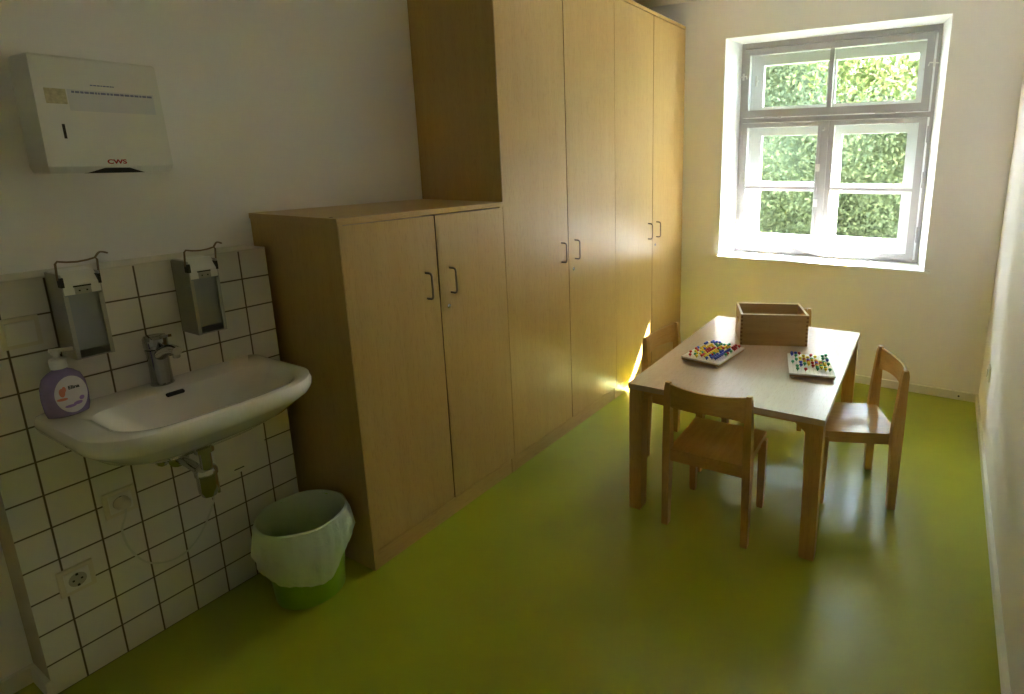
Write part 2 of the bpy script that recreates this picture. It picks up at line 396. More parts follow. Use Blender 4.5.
link('window_frame', bm, M['outpaint'], out, True, .002, 1)
sash(out, .765, 1.91, 1.795, 2.215, .075, YO1 - .005, YO1 + .04, [('v', 1.308, .055)], M['outpaint'], .06, .075)
sash(out, .765, 1.32, .865, 1.705, .08, YO1 - .005, YO1 + .04, [('h', 1.288, .065)], M['outpaint'], .07, .055)
sash(out, 1.325, 1.91, .865, 1.705, .08, YO1 - .005, YO1 + .04, [('h', 1.280, .065)], M['outpaint'], .075, .055, .08, .10)
for x in (.79, 1.885):
    bm = bmesh.new(); tube(bm, [(x, YO1 - .01, 2.03), (x + (.02 if x < 1 else -.02), YO1 - .03, 2.035)], .004, 8); box(bm, x - .006, x + .006, YO1 - .02, YO1 - .005, 2.0, 2.07)
    link('latch', bm, M['plastic_cool'], out, True)
struct(B('trim_2', .656, 2.037, YB - .028, YI, .786, .7985, M['reveal'], bevel=.003), 'white inner window sill board', 'window sill')

# ------------------------------------------------------------------ cupboards
def cupboard(name, label, y0, ym, y1, H, handle_z=1.0):
    t = thing(name, label, 'cupboard', (0, (y0 + y1) / 2, 0))
    oy = (y0 + y1) / 2; a, b, mm = y0 - oy, y1 - oy, ym - oy
    xf = XC - .021; xb = XW + .003
    tall = H > 2
    bm = bmesh.new()
    box(bm, xb, XC - .001, a + .0005, a + .0195, 0, H - .02); link('side_panel', bm, M['beech'], t, True, .001, 1)
    bm = bmesh.new(); box(bm, xb, XC - .001, b - .0195, b - .0005, 0, H - .02); link('side_panel', bm, M['beech'], t, True, .001, 1)
    bm = bmesh.new(); box(bm, xb, XC + .003 if not tall else XC, a - (.003 if not tall else 0), b, H - .0195, H); link('top_panel', bm, M['beech_y'], t, True, .001, 1)
    bm = bmesh.new(); box(bm, xb, xb + .01, a + .02, b - .02, .05, H - .021); box(bm, xb + .01, xf - .02, a + .02, b - .02, .06, .078)
    for z in (.42, .80, 1.2, 1.6, 2.0):
        if z < H - .2: box(bm, xb + .01, xf - .03, a + .02, b - .02, z, z + .019)
    link('carcass', bm, M['beech_y'], t)
    bm = bmesh.new(); box(bm, XC - .025, XC - .004, a + .0215, b - .0215, 0, .07); link('plinth', bm, M['beech_y'], t, True, .001, 1)
    for k, (p, q_) in enumerate(((a + .0024, mm - .0024), (mm + .0024, b - .0024))):
        bm = bmesh.new(); box(bm, xf + .003, XC, p, q_, .0764, H - .0245)
        d = link('door', bm, [M['beech'], M['edge']], t, True, .0012, 1)
        for f in d.data.polygons:
            if abs(f.normal.y) > .7 or abs(f.normal.z) > .7: f.material_index = 1
        hy = mm - .064 if k == 0 else mm + .062
        z0, z1 = .972, 1.073
        pts = [(XC - .001, hy, z0), (XC + .022, hy, z0), (XC + .029, hy, z0 + .003), (XC + .032, hy, z0 + .011), (XC + .032, hy, z1 - .011), (XC + .029, hy, z1 - .003), (XC + .022, hy, z1), (XC - .001, hy, z1)]
        bm = bmesh.new(); tube(bm, pts, .0042, 10); link('handle', bm, M['bronze'], d, True)
        if k == 1:
            bm = bmesh.new(); lathe(bm, (XC - .001, hy - .018, .918), [(.009, 0), (.009, .003), (.006, .0045)], 20, 'x')
            box(bm, XC + .0032, XC + .0042, hy - .019, hy - .017, .913, .923)
            link('lock', bm, M['chrome'], d, True)
    return t
cupboard('storage_cupboard', 'low beech cupboard with two doors standing next to the washbasin', G[0], G[1], G[2], 1.3119)
cupboard('storage_cupboard', 'tall beech cupboard in the middle, next to the low cupboard', G[2], G[3], G[4], 2.3912)
cupboard('storage_cupboard', 'tall beech cupboard at the far end in the corner by the window wall', G[4], G[5], G[6], 2.3912)

# ------------------------------------------------------------------ table
TX, TY, TR_, TW, TLn, THt = 1.3756, 1.732, .0288, .786, 1.197, .580
tb = thing('play_table', 'low rectangular beech table with a pale top in front of the window', 'table', (TX, TY, 0), TR_)
hw, hl = TW / 2, TLn / 2
bm = bmesh.new(); box(bm, -hw, hw, -hl, hl, THt - .024, THt); link('table_top', bm, M['top'], tb, True, .004, 3)
for sx in (-1, 1):
    for sy in (-1, 1):
        bm = bmesh.new()
        x1 = sx * (hw - .004); x0 = sx * (hw - .064); y1 = sy * (hl - .004); y0 = sy * (hl - .064)
        rings = []
        for z, k in ((0, .052), (.012, .056), (.30, .058), (THt - .0245, .062)):
            xa, ya = x1 - sx * k, y1 - sy * k
            rings.append([(xa, ya, z), (x1, ya, z), (x1, y1, z), (xa, y1, z)])
        loft(bm, rings); lg = link('leg', bm, M['solid_z'], tb, True, .006, 3)
        bm = bmesh.new(); zt = THt - .0245       # gusset at the head of the leg
        w0 = x1 - sx * .062
        v = [(w0, y1 - sy * .012, zt), (w0 - sx * .055, y1 - sy * .012, zt), (w0, y1 - sy * .012, zt - .045)]
        v2 = [(p[0], y1 - sy * .050, p[2]) for p in v]
        loft(bm, [v, v2]); link('bracket', bm, M['solid_x'], lg)
for sy in (-1, 1):
    bm = bmesh.new(); box(bm, -hw + .066, hw - .066, sy * hl - sy * .045 - .01, sy * hl - sy * .045 + .01, THt - .045, THt - .0245); link('apron', bm, M['solid_x'], tb, True, .002, 1)
for sx in (-1, 1):
    bm = bmesh.new(); box(bm, sx * hw - sx * .045 - .01, sx * hw - sx * .045 + .01, -hl + .066, hl - .066, THt - .045, THt - .0245); link('apron', bm, M['solid_y'], tb, True, .002, 1)

# ------------------------------------------------------------------ chairs
def make_chair(label):
    t = thing('child_chair', label, 'chair', group='beech child chairs around the table')
    SH = .345; w = .168
    # seat: board with a shallow dip
    bm = bmesh.new(); nx, ny = 20, 20; top = []; bot = []
    for j in range(ny + 1):
        for i in range(nx + 1):
            u, v = i / nx, j / ny
            x = (u - .5) * (.316 + .006 * v); y = -.012 + v * .334
            if v < .12: x = max(-.150, min(.150, x))
            d = math.exp(-(((u - .5) / .30) ** 2 + ((v - .46) / .30) ** 2) * 1.6)
            top.append(bm.verts.new((x, y, SH - .010 * d))); bot.append(bm.verts.new((x, y, SH - .022)))
    W = nx + 1
    for j in range(ny):
        for i in range(nx):
            a = j * W + i
            bm.faces.new((top[a], top[a + 1], top[a + W + 1], top[a + W])); bm.faces.new((bot[a], bot[a + W], bot[a + W + 1], bot[a + 1]))
    def side(idx):
        for p, q_ in zip(idx, idx[1:]): bm.faces.new((top[p], bot[p], bot[q_], top[q_]))
    side([i for i in range(W)]); side([ny * W + i for i in reversed(range(W))]); side([j * W for j in reversed(range(ny + 1))]); side([j * W + nx for j in range(ny + 1)])
    s = link('seat', bm, M['solid_y'], t, True)
    # seat rails
    for sx in (-1, 1):
        bm = bmesh.new(); box(bm, min(sx * .150, sx * .134), max(sx * .150, sx * .134), .012, .285, SH - .054, SH - .0225); link('side_rail', bm, M['solid_y'], t, True, .002, 1)
    bm = bmesh.new(); box(bm, -.150, .150, -.010, .008, SH - .052, SH - .0225); link('rear_rail', bm, M['solid_x'], t, True, .002, 1)
    bm = bmesh.new(); box(bm, -.138, .138, .292, .308, SH - .054, SH - .0225); link('front_rail', bm, M['solid_x'], t, True, .002, 1)
    # rear legs run up as back posts
    for sx in (-1, 1):
        bm = bmesh.new(); rings = []
        for z, yc, hx, hy in ((0, -.004, .0135, .016), (.15, -.002, .0145, .0185), (.30, 0, .0155, .022), (.36, 0, .0155, .023), (.45, -.003, .015, .020), (.55, -.007, .0135, .016), (.61, -.010, .012, .0135), (.632, -.011, .009, .009)):
            xc = sx * (.1675 - .005 * z / .63)
            rings.append([(xc - hx, yc - hy, z), (xc + hx, yc - hy, z), (xc + hx, yc + hy, z), (xc - hx, yc + hy, z)])
        loft(bm, rings); link('leg', bm, M['solid_z'], t, True, .005, 3)
    for sx in (-1, 1):
        bm = bmesh.new(); rings = []
        for z, k in ((0, .012), (.02, .0135), (.2, .0155), (SH - .0225, .0165)):
            xc = sx * .155; yc = .291
            rings.append([(xc - k, yc - k, z), (xc + k, yc - k, z), (xc + k, yc + k, z), (xc - k, yc + k, z)])
        loft(bm, rings); link('leg', bm, M['solid_z'], t, True, .005, 3)
    # curved backrest board, arched lower edge
    bm = bmesh.new(); n = 24; A = []
    for i in range(n + 1):
        u = -1 + 2 * i / n; x = u * .151; yb = -.010 - .026 * (1 - u * u)
        zt = .628 - .006 * (1 - u * u); zb = .528 + .012 * (1 - u * u)
        A.append((x, yb, zt, zb))
    rows = []
    for x, yb, zt, zb in A:
        rows.append([bm.verts.new(p) for p in ((x, yb - .0055, zb), (x, yb + .0055, zb), (x, yb + .0055 - .004, (zt + zb) / 2), (x, yb + .0055 - .006, zt - .002), (x, yb - .006, zt), (x, yb - .0055 - .006, zt - .002), (x, yb - .0095, (zt + zb) / 2))])
    for a, b in zip(rows, rows[1:]):
        for k in range(7): bm.faces.new((a[k], a[(k + 1) % 7], b[(k + 1) % 7], b[k]))
    bm.faces.new(rows[0]); bm.faces.new(list(reversed(rows[-1])))
    link('backrest', bm, M['solid_x'], t, True)
    return t
chair = make_chair('small beech chair at the near end of the table with its back to the viewer')
for lab, (x, y, a) in (('small beech chair at the near end of the table with its back to the viewer', (1.358, 1.112, .030)),
                       ('small beech chair on the right side of the table, light shining on its seat', (1.936, 1.822, 1.960)),
                       ('small beech chair on the left side of the table in front of the tall cupboards', (.880, 1.734, -1.640)),
                       ('small beech chair at the far end of the table, mostly hidden behind the wooden box', (1.289, 2.498, 3.307))):
    c = chair if y == 1.112 else copy_tree(chair)
    c.location = (x, y, 0); c.rotation_euler = (0, 0, a); c['label'] = lab

# ------------------------------------------------------------------ wooden box on the table
bx = thing('wooden_box', 'open beech box with finger joints and oval hand holes standing on the table', 'box', (1.356, 2.012, THt), .405)
L2, D2, H2, T2 = .164, .119, .158, .011
def joint_panel(name, along, pos, sgn):
    bm = bmesh.new()
    if along == 'x': box(bm, -L2, L2, pos - T2 / 2, pos + T2 / 2, .001, H2)
    return link(name, bm, M['boxwood'], bx, True, .0008, 1)
joint_panel('long_side', 'x', -D2 + T2 / 2, 1); joint_panel('long_side', 'x', D2 - T2 / 2, 1)
for sx in (-1, 1):     # short sides with an oval hand hole, built as a ring mesh
    bm = bmesh.new(); x0 = sx * (L2 - T2 - .0003) ; x1 = sx * (L2 - .0003)
    x0, x1 = (L2 - T2) * sx, (L2 - .0002) * sx
    n = 32; y_in = D2 - T2 - .0002
    def rim(x):
        outp, inn = [], []
        for i in range(n):
            a = 2 * PI * i / n; c, s = math.cos(a), math.sin(a)
            k = 1 / max(abs(c), abs(s))
            outp.append((x, c * k * y_in, .001 + (H2 - .001) / 2 * (1 + s * k)))
            inn.append((x, .043 * math.copysign(abs(c) ** .7, c), .098 + .016 * s))
        return outp, inn
    o0, i0 = rim(x0); o1, i1 = rim(x1)
    loft(bm, [o0, i0, i1, o1, o0][:4], False, False)
    bm.verts.ensure_lookup_table(); vv = list(bm.verts); a = vv[:n]; b = vv[3 * n:4 * n]
    for i in range(n): bm.faces.new((a[i], a[(i + 1) % n], b[(i + 1) % n], b[i]))
    link('short_side', bm, M['solid_z'], bx)
    # finger joint end grain showing on the long faces
B('bottom_panel', -L2 + T2, L2 - T2, -D2 + T2, D2 - T2, .001, .008, M['boxwood'], bx, 0)
for sx in (-1, 1):
    for sy in (-1, 1):
        bm = bmesh.new()
        for k in range(8):
            z0 = .004 + k * .0196
            cx = sx * (L2 - T2 / 2); cy = sy * (D2 - .0002)
            box(bm, cx - T2 / 2, cx + T2 / 2, min(cy, cy - sy * .002) if True else 0, max(cy + sy * .0006, cy) if sy > 0 else cy + .002, z0, z0 + .0098) if sy > 0 else box(bm, cx - T2 / 2, cx + T2 / 2, cy - .0006, cy + .002, z0, z0 + .0098)
        link('finger_joint', bm, M['endgrain'], bx)
bm = bmesh.new()
frame = [(-L2, L2, -D2, -D2 + T2), (-L2, L2, D2 - T2, D2), (-L2, -L2 + T2, -D2 + T2, D2 - T2), (L2 - T2, L2, -D2 + T2, D2 - T2)]
for a in frame: box(bm, *a, H2 + .0001, H2 + .0022)
link('rim', bm, M['boxedge'], bx, True, .0005, 1)

# ------------------------------------------------------------------ peg boards and pegs
def peg_board(label, cx, cy, rz, W_, L_):
    t = thing('peg_board', label, 'peg board', (cx, cy, THt), rz)
    bm = bmesh.new(); box(bm, -W_ / 2, W_ / 2, -L_ / 2, L_ / 2, .015, .022); link('plate', bm, M['board'], t, True, .002, 2)
    bm = bmesh.new()
    k = .003
    box(bm, -W_ / 2 + k, W_ / 2 - k, -L_ / 2 + k, -L_ / 2 + k + .008, .006, .0148); box(bm, -W_ / 2 + k, W_ / 2 - k, L_ / 2 - k - .008, L_ / 2 - k, .006, .0148)
    box(bm, -W_ / 2 + k, -W_ / 2 + k + .008, -L_ / 2 + k + .008, L_ / 2 - k - .008, .006, .0148); box(bm, W_ / 2 - k - .008, W_ / 2 - k, -L_ / 2 + k + .008, L_ / 2 - k - .008, .006, .0148)
    link('frame', bm, M['boxwood'], t)
    for sx in (-1, 1):
        for sy in (-1, 1):
            bm = bmesh.new(); lathe(bm, (sx * (W_ / 2 - .016), sy * (L_ / 2 - .016), 0), [(.006, 0), (.007, .002), (.007, .0058)], 14); link('foot', bm, M['board'], t, True)
    # raised peg holes
    bm = bmesh.new(); nx, ny = 10, 14
    for i in range(nx):
        for j in range(ny):
            x = (i - (nx - 1) / 2) * (W_ - .02) / nx; y = (j - (ny - 1) / 2) * (L_ - .02) / ny
            loft(bm, [circ((x, y, .0221), .0022, 8), circ((x, y, .0224), .0022, 8)])
    o = link('peg_holes', bm, M['recess'], t)
    return t, nx, ny, W_, L_
def make_peg(colour):
    bm = bmesh.new(); lathe(bm, (0, 0, 0), [(.0022, .0), (.0024, .0055), (.0062, .0065), (.0074, .0095), (.0068, .0130), (.0042, .0152), (.0008, .0158)], 12)
    return link('peg', bm, PEG[colour], None, True)
protos = {}
def fill(tb_, where, pattern, side):
    t, nx, ny, W_, L_ = tb_
    for i, j, col in pattern:
        x = (i - (nx - 1) / 2) * (W_ - .02) / nx; y = (j - (ny - 1) / 2) * (L_ - .02) / ny
        rz = t.rotation_euler.z; X = t.location.x + x * math.cos(rz) - y * math.sin(rz); Y = t.location.y + x * math.sin(rz) + y * math.cos(rz)
        if col in protos: p = protos[col].copy(); C.objects.link(p)
        else: p = protos[col] = make_peg(col)
        p.location = (X, Y, THt + .0226)
        tag(p, f'tiny {col} mushroom-headed plastic peg stuck in the {side} peg board on the table', 'peg', f'{col} pegs in the {side} peg board')
b1 = peg_board('white peg board crowded with colourful pegs, left one on the table beside the wooden box', 1.196, 1.612, -.11, .190, .278)
b2 = peg_board('white peg board with fewer pegs, right one near the table edge', 1.630, 1.655, .262, .186, .266)
rnd = random.Random(11)
grid1 = """
.bbb..g.rr
.bb.ggg.r.
b..gg.yyrr
b.y.gyyy.r
..yy.yr.b.
.yy.rry.bg
.yyrrygbb.
bybrryybbr
r.yrryy.bg
.ryyrygbb.
.y.gyyrbb.
r.yyrybbb.
..g.ry.bb.
.r.y..b...""".split()
P1 = [(i, 13 - j, {'b': 'blue', 'r': 'red', 'y': 'yellow', 'g': 'green'}[ch]) for j, row in enumerate(grid1) for i, ch in enumerate(row) if ch != '.']
grid2 = """
bbr......g
b....r..g.
.g.y..y...
....y...gg
..yy.g...b
.g.rbyy...
..yyr.ryg.
g.b.yrbryg
...gy.ryy.
..b..ryg..
.g....gyg.
......g.yg
.g.r......
..........""".split()
P2 = [(i, 13 - j, {'b': 'blue', 'r': 'red', 'y': 'yellow', 'g': 'green'}[ch]) for j, row in enumerate(grid2) for i, ch in enumerate(row) if ch != '.']
fill(b1, 0, P1, 'left'); fill(b2, 0, P2, 'right')

# ------------------------------------------------------------------ washbasin
def dshape(cx0, cx1, y0, y1, rb, rf, bow, z, n=16):
    """plan outline: back edge at cx0 (wall), front at cx1"""
    pts = []
    def arc(cx, cy, r, a0, a1):
        for i in range(n + 1):
            a = a0 + (a1 - a0) * i / n; pts.append((cx + r * math.cos(a), cy + r * math.sin(a)))
    arc(cx0 + rb, y0 + rb, rb, PI, 1.5 * PI)
    arc(cx1 - rf, y0 + rf, rf, 1.5 * PI, 2 * PI)
    for i in range(1, 12): pts.append((cx1, y0 + rf + (y1 - y0 - 2 * rf) * i / 12))
    arc(cx1 - rf, y1 - rf, rf, 0, .5 * PI)
    arc(cx0 + rb, y1 - rb, rb, .5 * PI, PI)
    for i in range(1, 12): pts.append((cx0, y1 - rb - (y1 - y0 - 2 * rb) * i / 12))
    ym, hy = (y0 + y1) / 2, (y1 - y0) / 2; out = []
    for x, y in pts:
        k = max(0, (x - cx0) / (cx1 - cx0)); u = (y - ym) / hy
        out.append((x + bow * k * (1 - u * u), y, z))
    return out
sk = thing('washbasin', 'white ceramic washbasin mounted on the tiled wall box', 'washbasin', (0, -.018, 0))
y0, y1 = -.392, .206; ZR = .832
bm = bmesh.new()
rings = [dshape(.03, .20, -.20, .02, .02, .06, .02, .665), dshape(.015, .26, -.26, .08, .02, .08, .02, .680), dshape(.004, .33, -.33, .15, .02, .10, .02, .725),
         dshape(.001, .375, y0 + .02, y1 - .02, .02, .11, .03, .770), dshape(.0008, .392, y0 + .006, y1 - .006, .02, .115, .032, .786), dshape(.0006, .397, y0, y1, .02, .12, .033, .802),
         dshape(.0006, .397, y0, y1, .02, .12, .033, .818), dshape(.0012, .392, y0 + .005, y1 - .005, .02, .115, .032, .829), dshape(.004, .384, y0 + .012, y1 - .012, .02, .11, .031, ZR),
         dshape(.085, .368, y0 + .060, y1 - .030, .05, .10, .030, ZR - .002), dshape(.098, .358, y0 + .078, y1 - .044, .06, .10, .028, ZR - .010), dshape(.104, .345, y0 + .095, y1 - .06, .06, .10, .024, ZR - .035),
         dshape(.112, .325, y0 + .125, y1 - .09, .07, .09, .018, ZR - .075), dshape(.13, .29, y0 + .17, y1 - .14, .06, .07, .01, ZR - .112), dshape(.16, .25, -.16, -.02, .04, .04, .0, ZR - .125)]
loft(bm, rings); o = link('basin', bm, M['ceramic'], sk, True)
bm = bmesh.new(); lathe(bm, (.205, -.09, ZR - .126), [(.021, 0), (.023, .002), (.019, .0035), (.006, .003)], 24); link('drain', bm, M['chrome'], sk, True)
bm = bmesh.new()     # overflow slot in the rear bowl wall
n = 10; pr = []
for a0, yc in ((-.5 * PI, -.076), (.5 * PI, -.116)):
    for i in range(n + 1):
        a = a0 + PI * i / n; pr.append((yc + .0045 * math.cos(a), .0045 * math.sin(a)))
loft(bm, [[(.0985, p, .812 + z) for p, z in pr], [(.1062, p, .809 + z) for p, z in pr]]); link('overflow_slot', bm, M['dark'], sk)
# faucet
ft = thing('faucet', 'chrome single-lever faucet on the rear deck of the washbasin', 'faucet', (.044, -.118, ZR + .0005))
bm = bmesh.new(); rings = []
for z, r in ((0, .030), (.004, .0305), (.006, .028), (.06, .027), (.095, .028), (.112, .030)):
    rings.append(circ((0, 0, z), r, 28))
loft(bm, rings); link('body', bm, M['chrome'], ft, True)
bm = bmesh.new()
sp = smooth_path([(.006, 0, .090), (.05, .002, .112), (.09, .003, .122), (.122, .003, .122)], 4)
tube(bm, sp, [.019 - .006 * i / (len(sp) - 1) for i in range(len(sp))], 16); lathe(bm, (.112, .003, .100), [(.008, 0), (.0095, .002), (.0095, .018)], 16)
link('spout', bm, M['chrome'], ft, True)
bm = bmesh.new()
lathe(bm, (0, 0, .1185), [(.029, -.004), (.031, .002), (.031, .026), (.027, .034), (.010, .037)], 28)
v = [(-.02, -.022, .142), (-.02, .022, .142), (.05, .016, .150), (.086, .010, .160), (.090, 0, .161), (.086, -.010, .160), (.05, -.016, .150)]
loft(bm, [v, [(p[0], p[1], p[2] + .008) for p in v]]); link('lever', bm, M['chrome'], ft, True, .002, 2)
# drain trap
tr = thing('drain_trap', 'chrome bottle trap hanging under the washbasin', 'drain trap', (.205, -.108, 0))
bm = bmesh.new(); tube(bm, [(0, 0, .664), (0, 0, .585)], .016, 16); lathe(bm, (0, 0, .640), [(.026, 0), (.026, .022)], 20); link('tailpipe', bm, M['chrome'], tr, True)
bm = bmesh.new(); lathe(bm, (-.012, 0, .487), [(.012, 0), (.020, .004), (.026, .018), (.028, .03), (.028, .072), (.031, .074), (.031, .088), (.027, .096), (.016, .104)], 28); link('cup', bm, M['chrome'], tr, True)
bm = bmesh.new(); tube(bm, smooth_path([(-.03, 0, .555), (-.08, .004, .560), (-.14, .008, .560), (-.2045, .01, .560)], 4), .014, 14); lathe(bm, (-.2045, .01, .560), [(.030, 0), (.030, .004), (.018, .012)], 24, 'x'); link('outlet_pipe', bm, M['chrome'], tr, True)
va = thing('angle_valve', 'small chrome angle valve on the tiles beside the drain trap', 'valve', (0, -.165, .60))
bm = bmesh.new(); lathe(bm, (.0005, 0, 0), [(.024, 0), (.024, .004), (.011, .008), (.011, .05)], 18, 'x'); link('flange', bm, M['chrome'], va, True)
bm = bmesh.new(); lathe(bm, (.050, 0, 0), [(.013, 0), (.018, .003), (.018, .022), (.012, .026)], 10, 'x'); link('knob', bm, M['chrome'], va, True)
hs = bmesh.new(); tube(hs, smooth_path([(.030, 0, .008), (.032, .002, .04), (.036, .006, .075)], 5), .005, 10); link('hose', hs, M['chrome'], va, True)
# small water heater
wh = thing('water_heater', 'small white water heater box under the washbasin', 'water heater', (0, .060, .450))
bm = bmesh.new(); box(bm, .0008, .058, -.083, .083, 0, .190); link('housing', bm, M['plastic'], wh, True, .007, 3)
bm = bmesh.new(); box(bm, .0575, .0592, -.028, .004, .013, .0165); link('slot', bm, M['dark'], wh)
bm = bmesh.new(); tube(bm, [(.035, -.074, -.001), (.035, -.074, -.05)], .005, 10); tube(bm, [(.035, -.100, .20), (.035, -.100, -.03), (.035, -.095, -.05)], .0035, 8); link('connector', bm, M['chrome'], wh, True)

# ------------------------------------------------------------------ soap dispensers on the tiles
def dispenser(label, y, z):
    t = thing('soap_dispenser', label, 'soap dispenser', (0, y, z), group='lever soap dispensers above the washbasin')
    w, d, H = .0415, .100, .232
    bm = bmesh.new()
    box(bm, .0008, .004, -w, w, 0, H); box(bm, .004, d, -w, -w + .0025, .0, H); box(bm, .004, d, w - .0025, w, .0, H); box(bm, .004, d - .004, -w + .0025, w - .0025, 0, .003)
    box(bm, d - .003, d, -w + .0025, -w + .009, .0, H - .06); box(bm, d - .003, d, w - .009, w - .0025, .0, H - .06)
    link('housing', bm, M['alu'], t)
    bm = bmesh.new(); box(bm, .010, d - .014, -w + .006, w - .006, .022, H - .058); link('bottle', bm, M['bottle_fill'], t, True, .008, 3)
    bm = bmesh.new()     # pump head block
    v = [(.010, H - .055), (d + .001, H - .055), (d + .001, H - .028), (d - .012, H - .012), (d - .03, H + .004), (.010, H + .004)]
    loft(bm, [[(p[0], -w + .003, p[1]) for p in v], [(p[0], w - .003, p[1]) for p in v]]); link('pump_head', bm, M['plastic_cool'], t, True, .003, 2)
    bm = bmesh.new(); box(bm, d + .0005, d + .004, -.017, .017, H - .055, H - .036); link('nozzle_plate', bm, M['alu'], t, True, .001, 1)
    bm = bmesh.new()
    for s in (-.008, .008): lathe(bm, (d + .004, s, H - .046), [(.0022, 0), (.0022, .0006)], 10, 'x')
    box(bm, d + .0002, d + .0015, -.019, .019, H - .036, H - .032); link('screw', bm, M['dark'], t)
    for s in (-1, 1):
        bm = bmesh.new(); box(bm, d - .020, d + .0018, s * (w - .0025) - .0035, s * (w - .0025) + .0035, H - .034, H - .008)
        link('pivot', bm, M['dark'], t)
    # bent wire arm lever
    a = w + .002
    pts = [(.090, -a, H - .014), (.098, -a, H + .030), (.100, -a + .004, H + .036), (.100, -.022, H + .032), (.100, .0, H + .030), (.100, .022, H + .032), (.100, a - .004, H + .036), (.098, a, H + .030), (.090, a, H - .014)]
    bm = bmesh.new(); tube(bm, pts, .0026, 8)
    tube(bm, smooth_path([(.100, a - .005, H + .035), (.094, a + .006, H + .046), (.082, a + .018, H + .047), (.070, a + .034, H + .041)], 4), .0026, 8)
    link('lever', bm, M['bronze'], t, True)
    return t
dispenser('grey lever soap dispenser on the tiles, left one above the soap bottle', -.277, .978)
dispenser('grey lever soap dispenser on the tiles, right one closer to the low cupboard', .019, .967)

# ------------------------------------------------------------------ soap bottle
sb = thing('soap_bottle', 'lilac pump bottle of liquid soap standing on the left corner of the washbasin', 'soap bottle', (.076, -.352, ZR + .0005), math.radians(88))
bm = bmesh.new(); prof = [(.036, 0), (.043, .003), (.047, .02), (.049, .055), (.047, .085), (.040, .108), (.026, .122), (.016, .127), (.016, .132)]
rings = [[(p[0], p[1] * .62, p[2]) for p in circ((0, 0, h), r, 32)] for r, h in prof]
# wide axis is local x; local -y faces the viewer
loft(bm, rings); link('bottle', bm, M['lilac'], sb, True)
def surf(x, z):   # front surface depth of the bottle
    r = 0
    for (r0, h0), (r1, h1) in zip(prof, prof[1:]):
        if h0 <= z <= h1: r = r0 + (r1 - r0) * (z - h0) / max(1e-6, h1 - h0)
    return -.62 * math.sqrt(max(0, r * r - x * x))
def decal(name, fn, nx, nz, mat, lift):
    bm = bmesh.new(); g = []
    for j in range(nz + 1):
        for i in range(nx + 1):
            x, z = fn(i / nx, j / nz); g.append(bm.verts.new((x, surf(x, z) - lift, z)))
    for j in range(nz):
        for i in range(nx):
            a = j * (nx + 1) + i; bm.faces.new((g[a], g[a + 1], g[a + nx + 2], g[a + nx + 1]))
    return link(name, bm, mat, sb, True)
def oval(cx, cz, rx, rz_):
    def f(u, v):
        a, b = 2 * u - 1, 2 * v - 1
        return cx + rx * a * math.sqrt(1 - b * b / 2), cz + rz_ * b * math.sqrt(1 - a * a / 2)
    return f
decal('label', oval(.008, .060, .035, .050), 16, 16, M['label'], .0006)
for (cx, cz, rx, rz_) in ((-.012, .070, .006, .012), (-.014, .052, .011, .004), (-.007, .078, .004, .008)):
    decal('flower_print', oval(cx, cz, rx, rz_), 6, 6, M['pinkmark'], .0014)
for (cx, cz, rx, rz_) in ((.0, .030, .012, .004), (.016, .034, .010, .005), (.026, .045, .006, .006)):
    decal('ribbon_print', oval(cx, cz, rx, rz_), 6, 6, M['violet'], .0014)
text('lettering', 'Elina', .013, M['ink'], sb, Matrix.Translation((.013, -.0310, .080)) @ Matrix.Rotation(math.radians(90), 4, 'X') @ Matrix.Rotation(math.radians(8), 4, 'Y'), .0006)
bm = bmesh.new(); lathe(bm, (0, 0, .1305), [(.017, 0), (.0175, .002), (.0175, .024), (.013, .028), (.007, .029), (.0065, .038), (.010, .039), (.010, .050), (.006, .053)], 24)
v = [(-.012, -.007), (.04, -.004), (.044, 0), (.04, .004), (-.012, .007)]
loft(bm, [[(p[0], p[1], .1765 - .004 * (p[0] > .03)) for p in v], [(p[0], p[1], .184 - .003 * (p[0] > .03)) for p in v]])
o = link('pump', bm, M['plastic'], sb, True); o.rotation_euler = (0, 0, math.radians(-8))

# ------------------------------------------------------------------ paper towel dispenser
pt = thing('towel_dispenser', 'white paper towel dispenser on the wall above the washbasin', 'towel dispenser', (XW, -.117, 1.467))
bm = bmesh.new()
D = .131
rings = []
for z, x1, hy in ((0, D - .014, .140), (.018, D, .146), (.300, D - .004, .141), (.306, D - .010, .137)):
    rings.append([(.001, -hy, z), (x1, -hy, z), (x1, hy, z), (.001, hy, z)])
loft(bm, rings); link('housing', bm, M['plastic_cool'], pt, True, .005, 3)
bm = bmesh.new(); v = [(-.076, -.0008), (.062, -.0008), (.022, .0135), (-.036, .0135)]
loft(bm, [[(D - .030, p[0] + .012, p[1]) for p in v], [(D - .0142 + max(0, p[1]) * .78 + .0022, p[0] + .012, p[1]) for p in v]]); link('towel_slot', bm, M['dark'], pt)
bm = bmesh.new(); box(bm, D - .0025, D - .0003, -.100, -.094, .092, .130); link('key_slot', bm, M['dark'], pt)
def fx(z): return D - .004 * (z - .018) / .282
def patch(name, y0, y1, z0, z1, mat, lift=.0006):
    bm = bmesh.new(); box(bm, fx(z1) - .0015, fx(z0) + lift, y0, y1, z0, z1); return link(name, bm, mat, pt)
patch('label', -.075, .124, .166, .222, M['palelabel'], .0004)
patch('sticker', -.122, -.078, .182, .221, M['sticker'], .0008)
bm = bmesh.new(); yy = -.066; rr = random.Random(3)
while yy < .118:
    w_ = rr.uniform(.004, .013); box(bm, fx(.22) - .001, fx(.166) + .0012, yy, min(.12, yy + w_), .2125, .2180); yy += w_ + .002
link('printed_line', bm, M['blueink'], pt)
bm = bmesh.new(); yy = -.022
while yy < .032:
    w_ = rr.uniform(.003, .008); box(bm, fx(.24) - .001, fx(.236) + .0009, yy, yy + w_, .2345, .2375); yy += w_ + .0016
link('printed_line', bm, M['blueink'], pt)
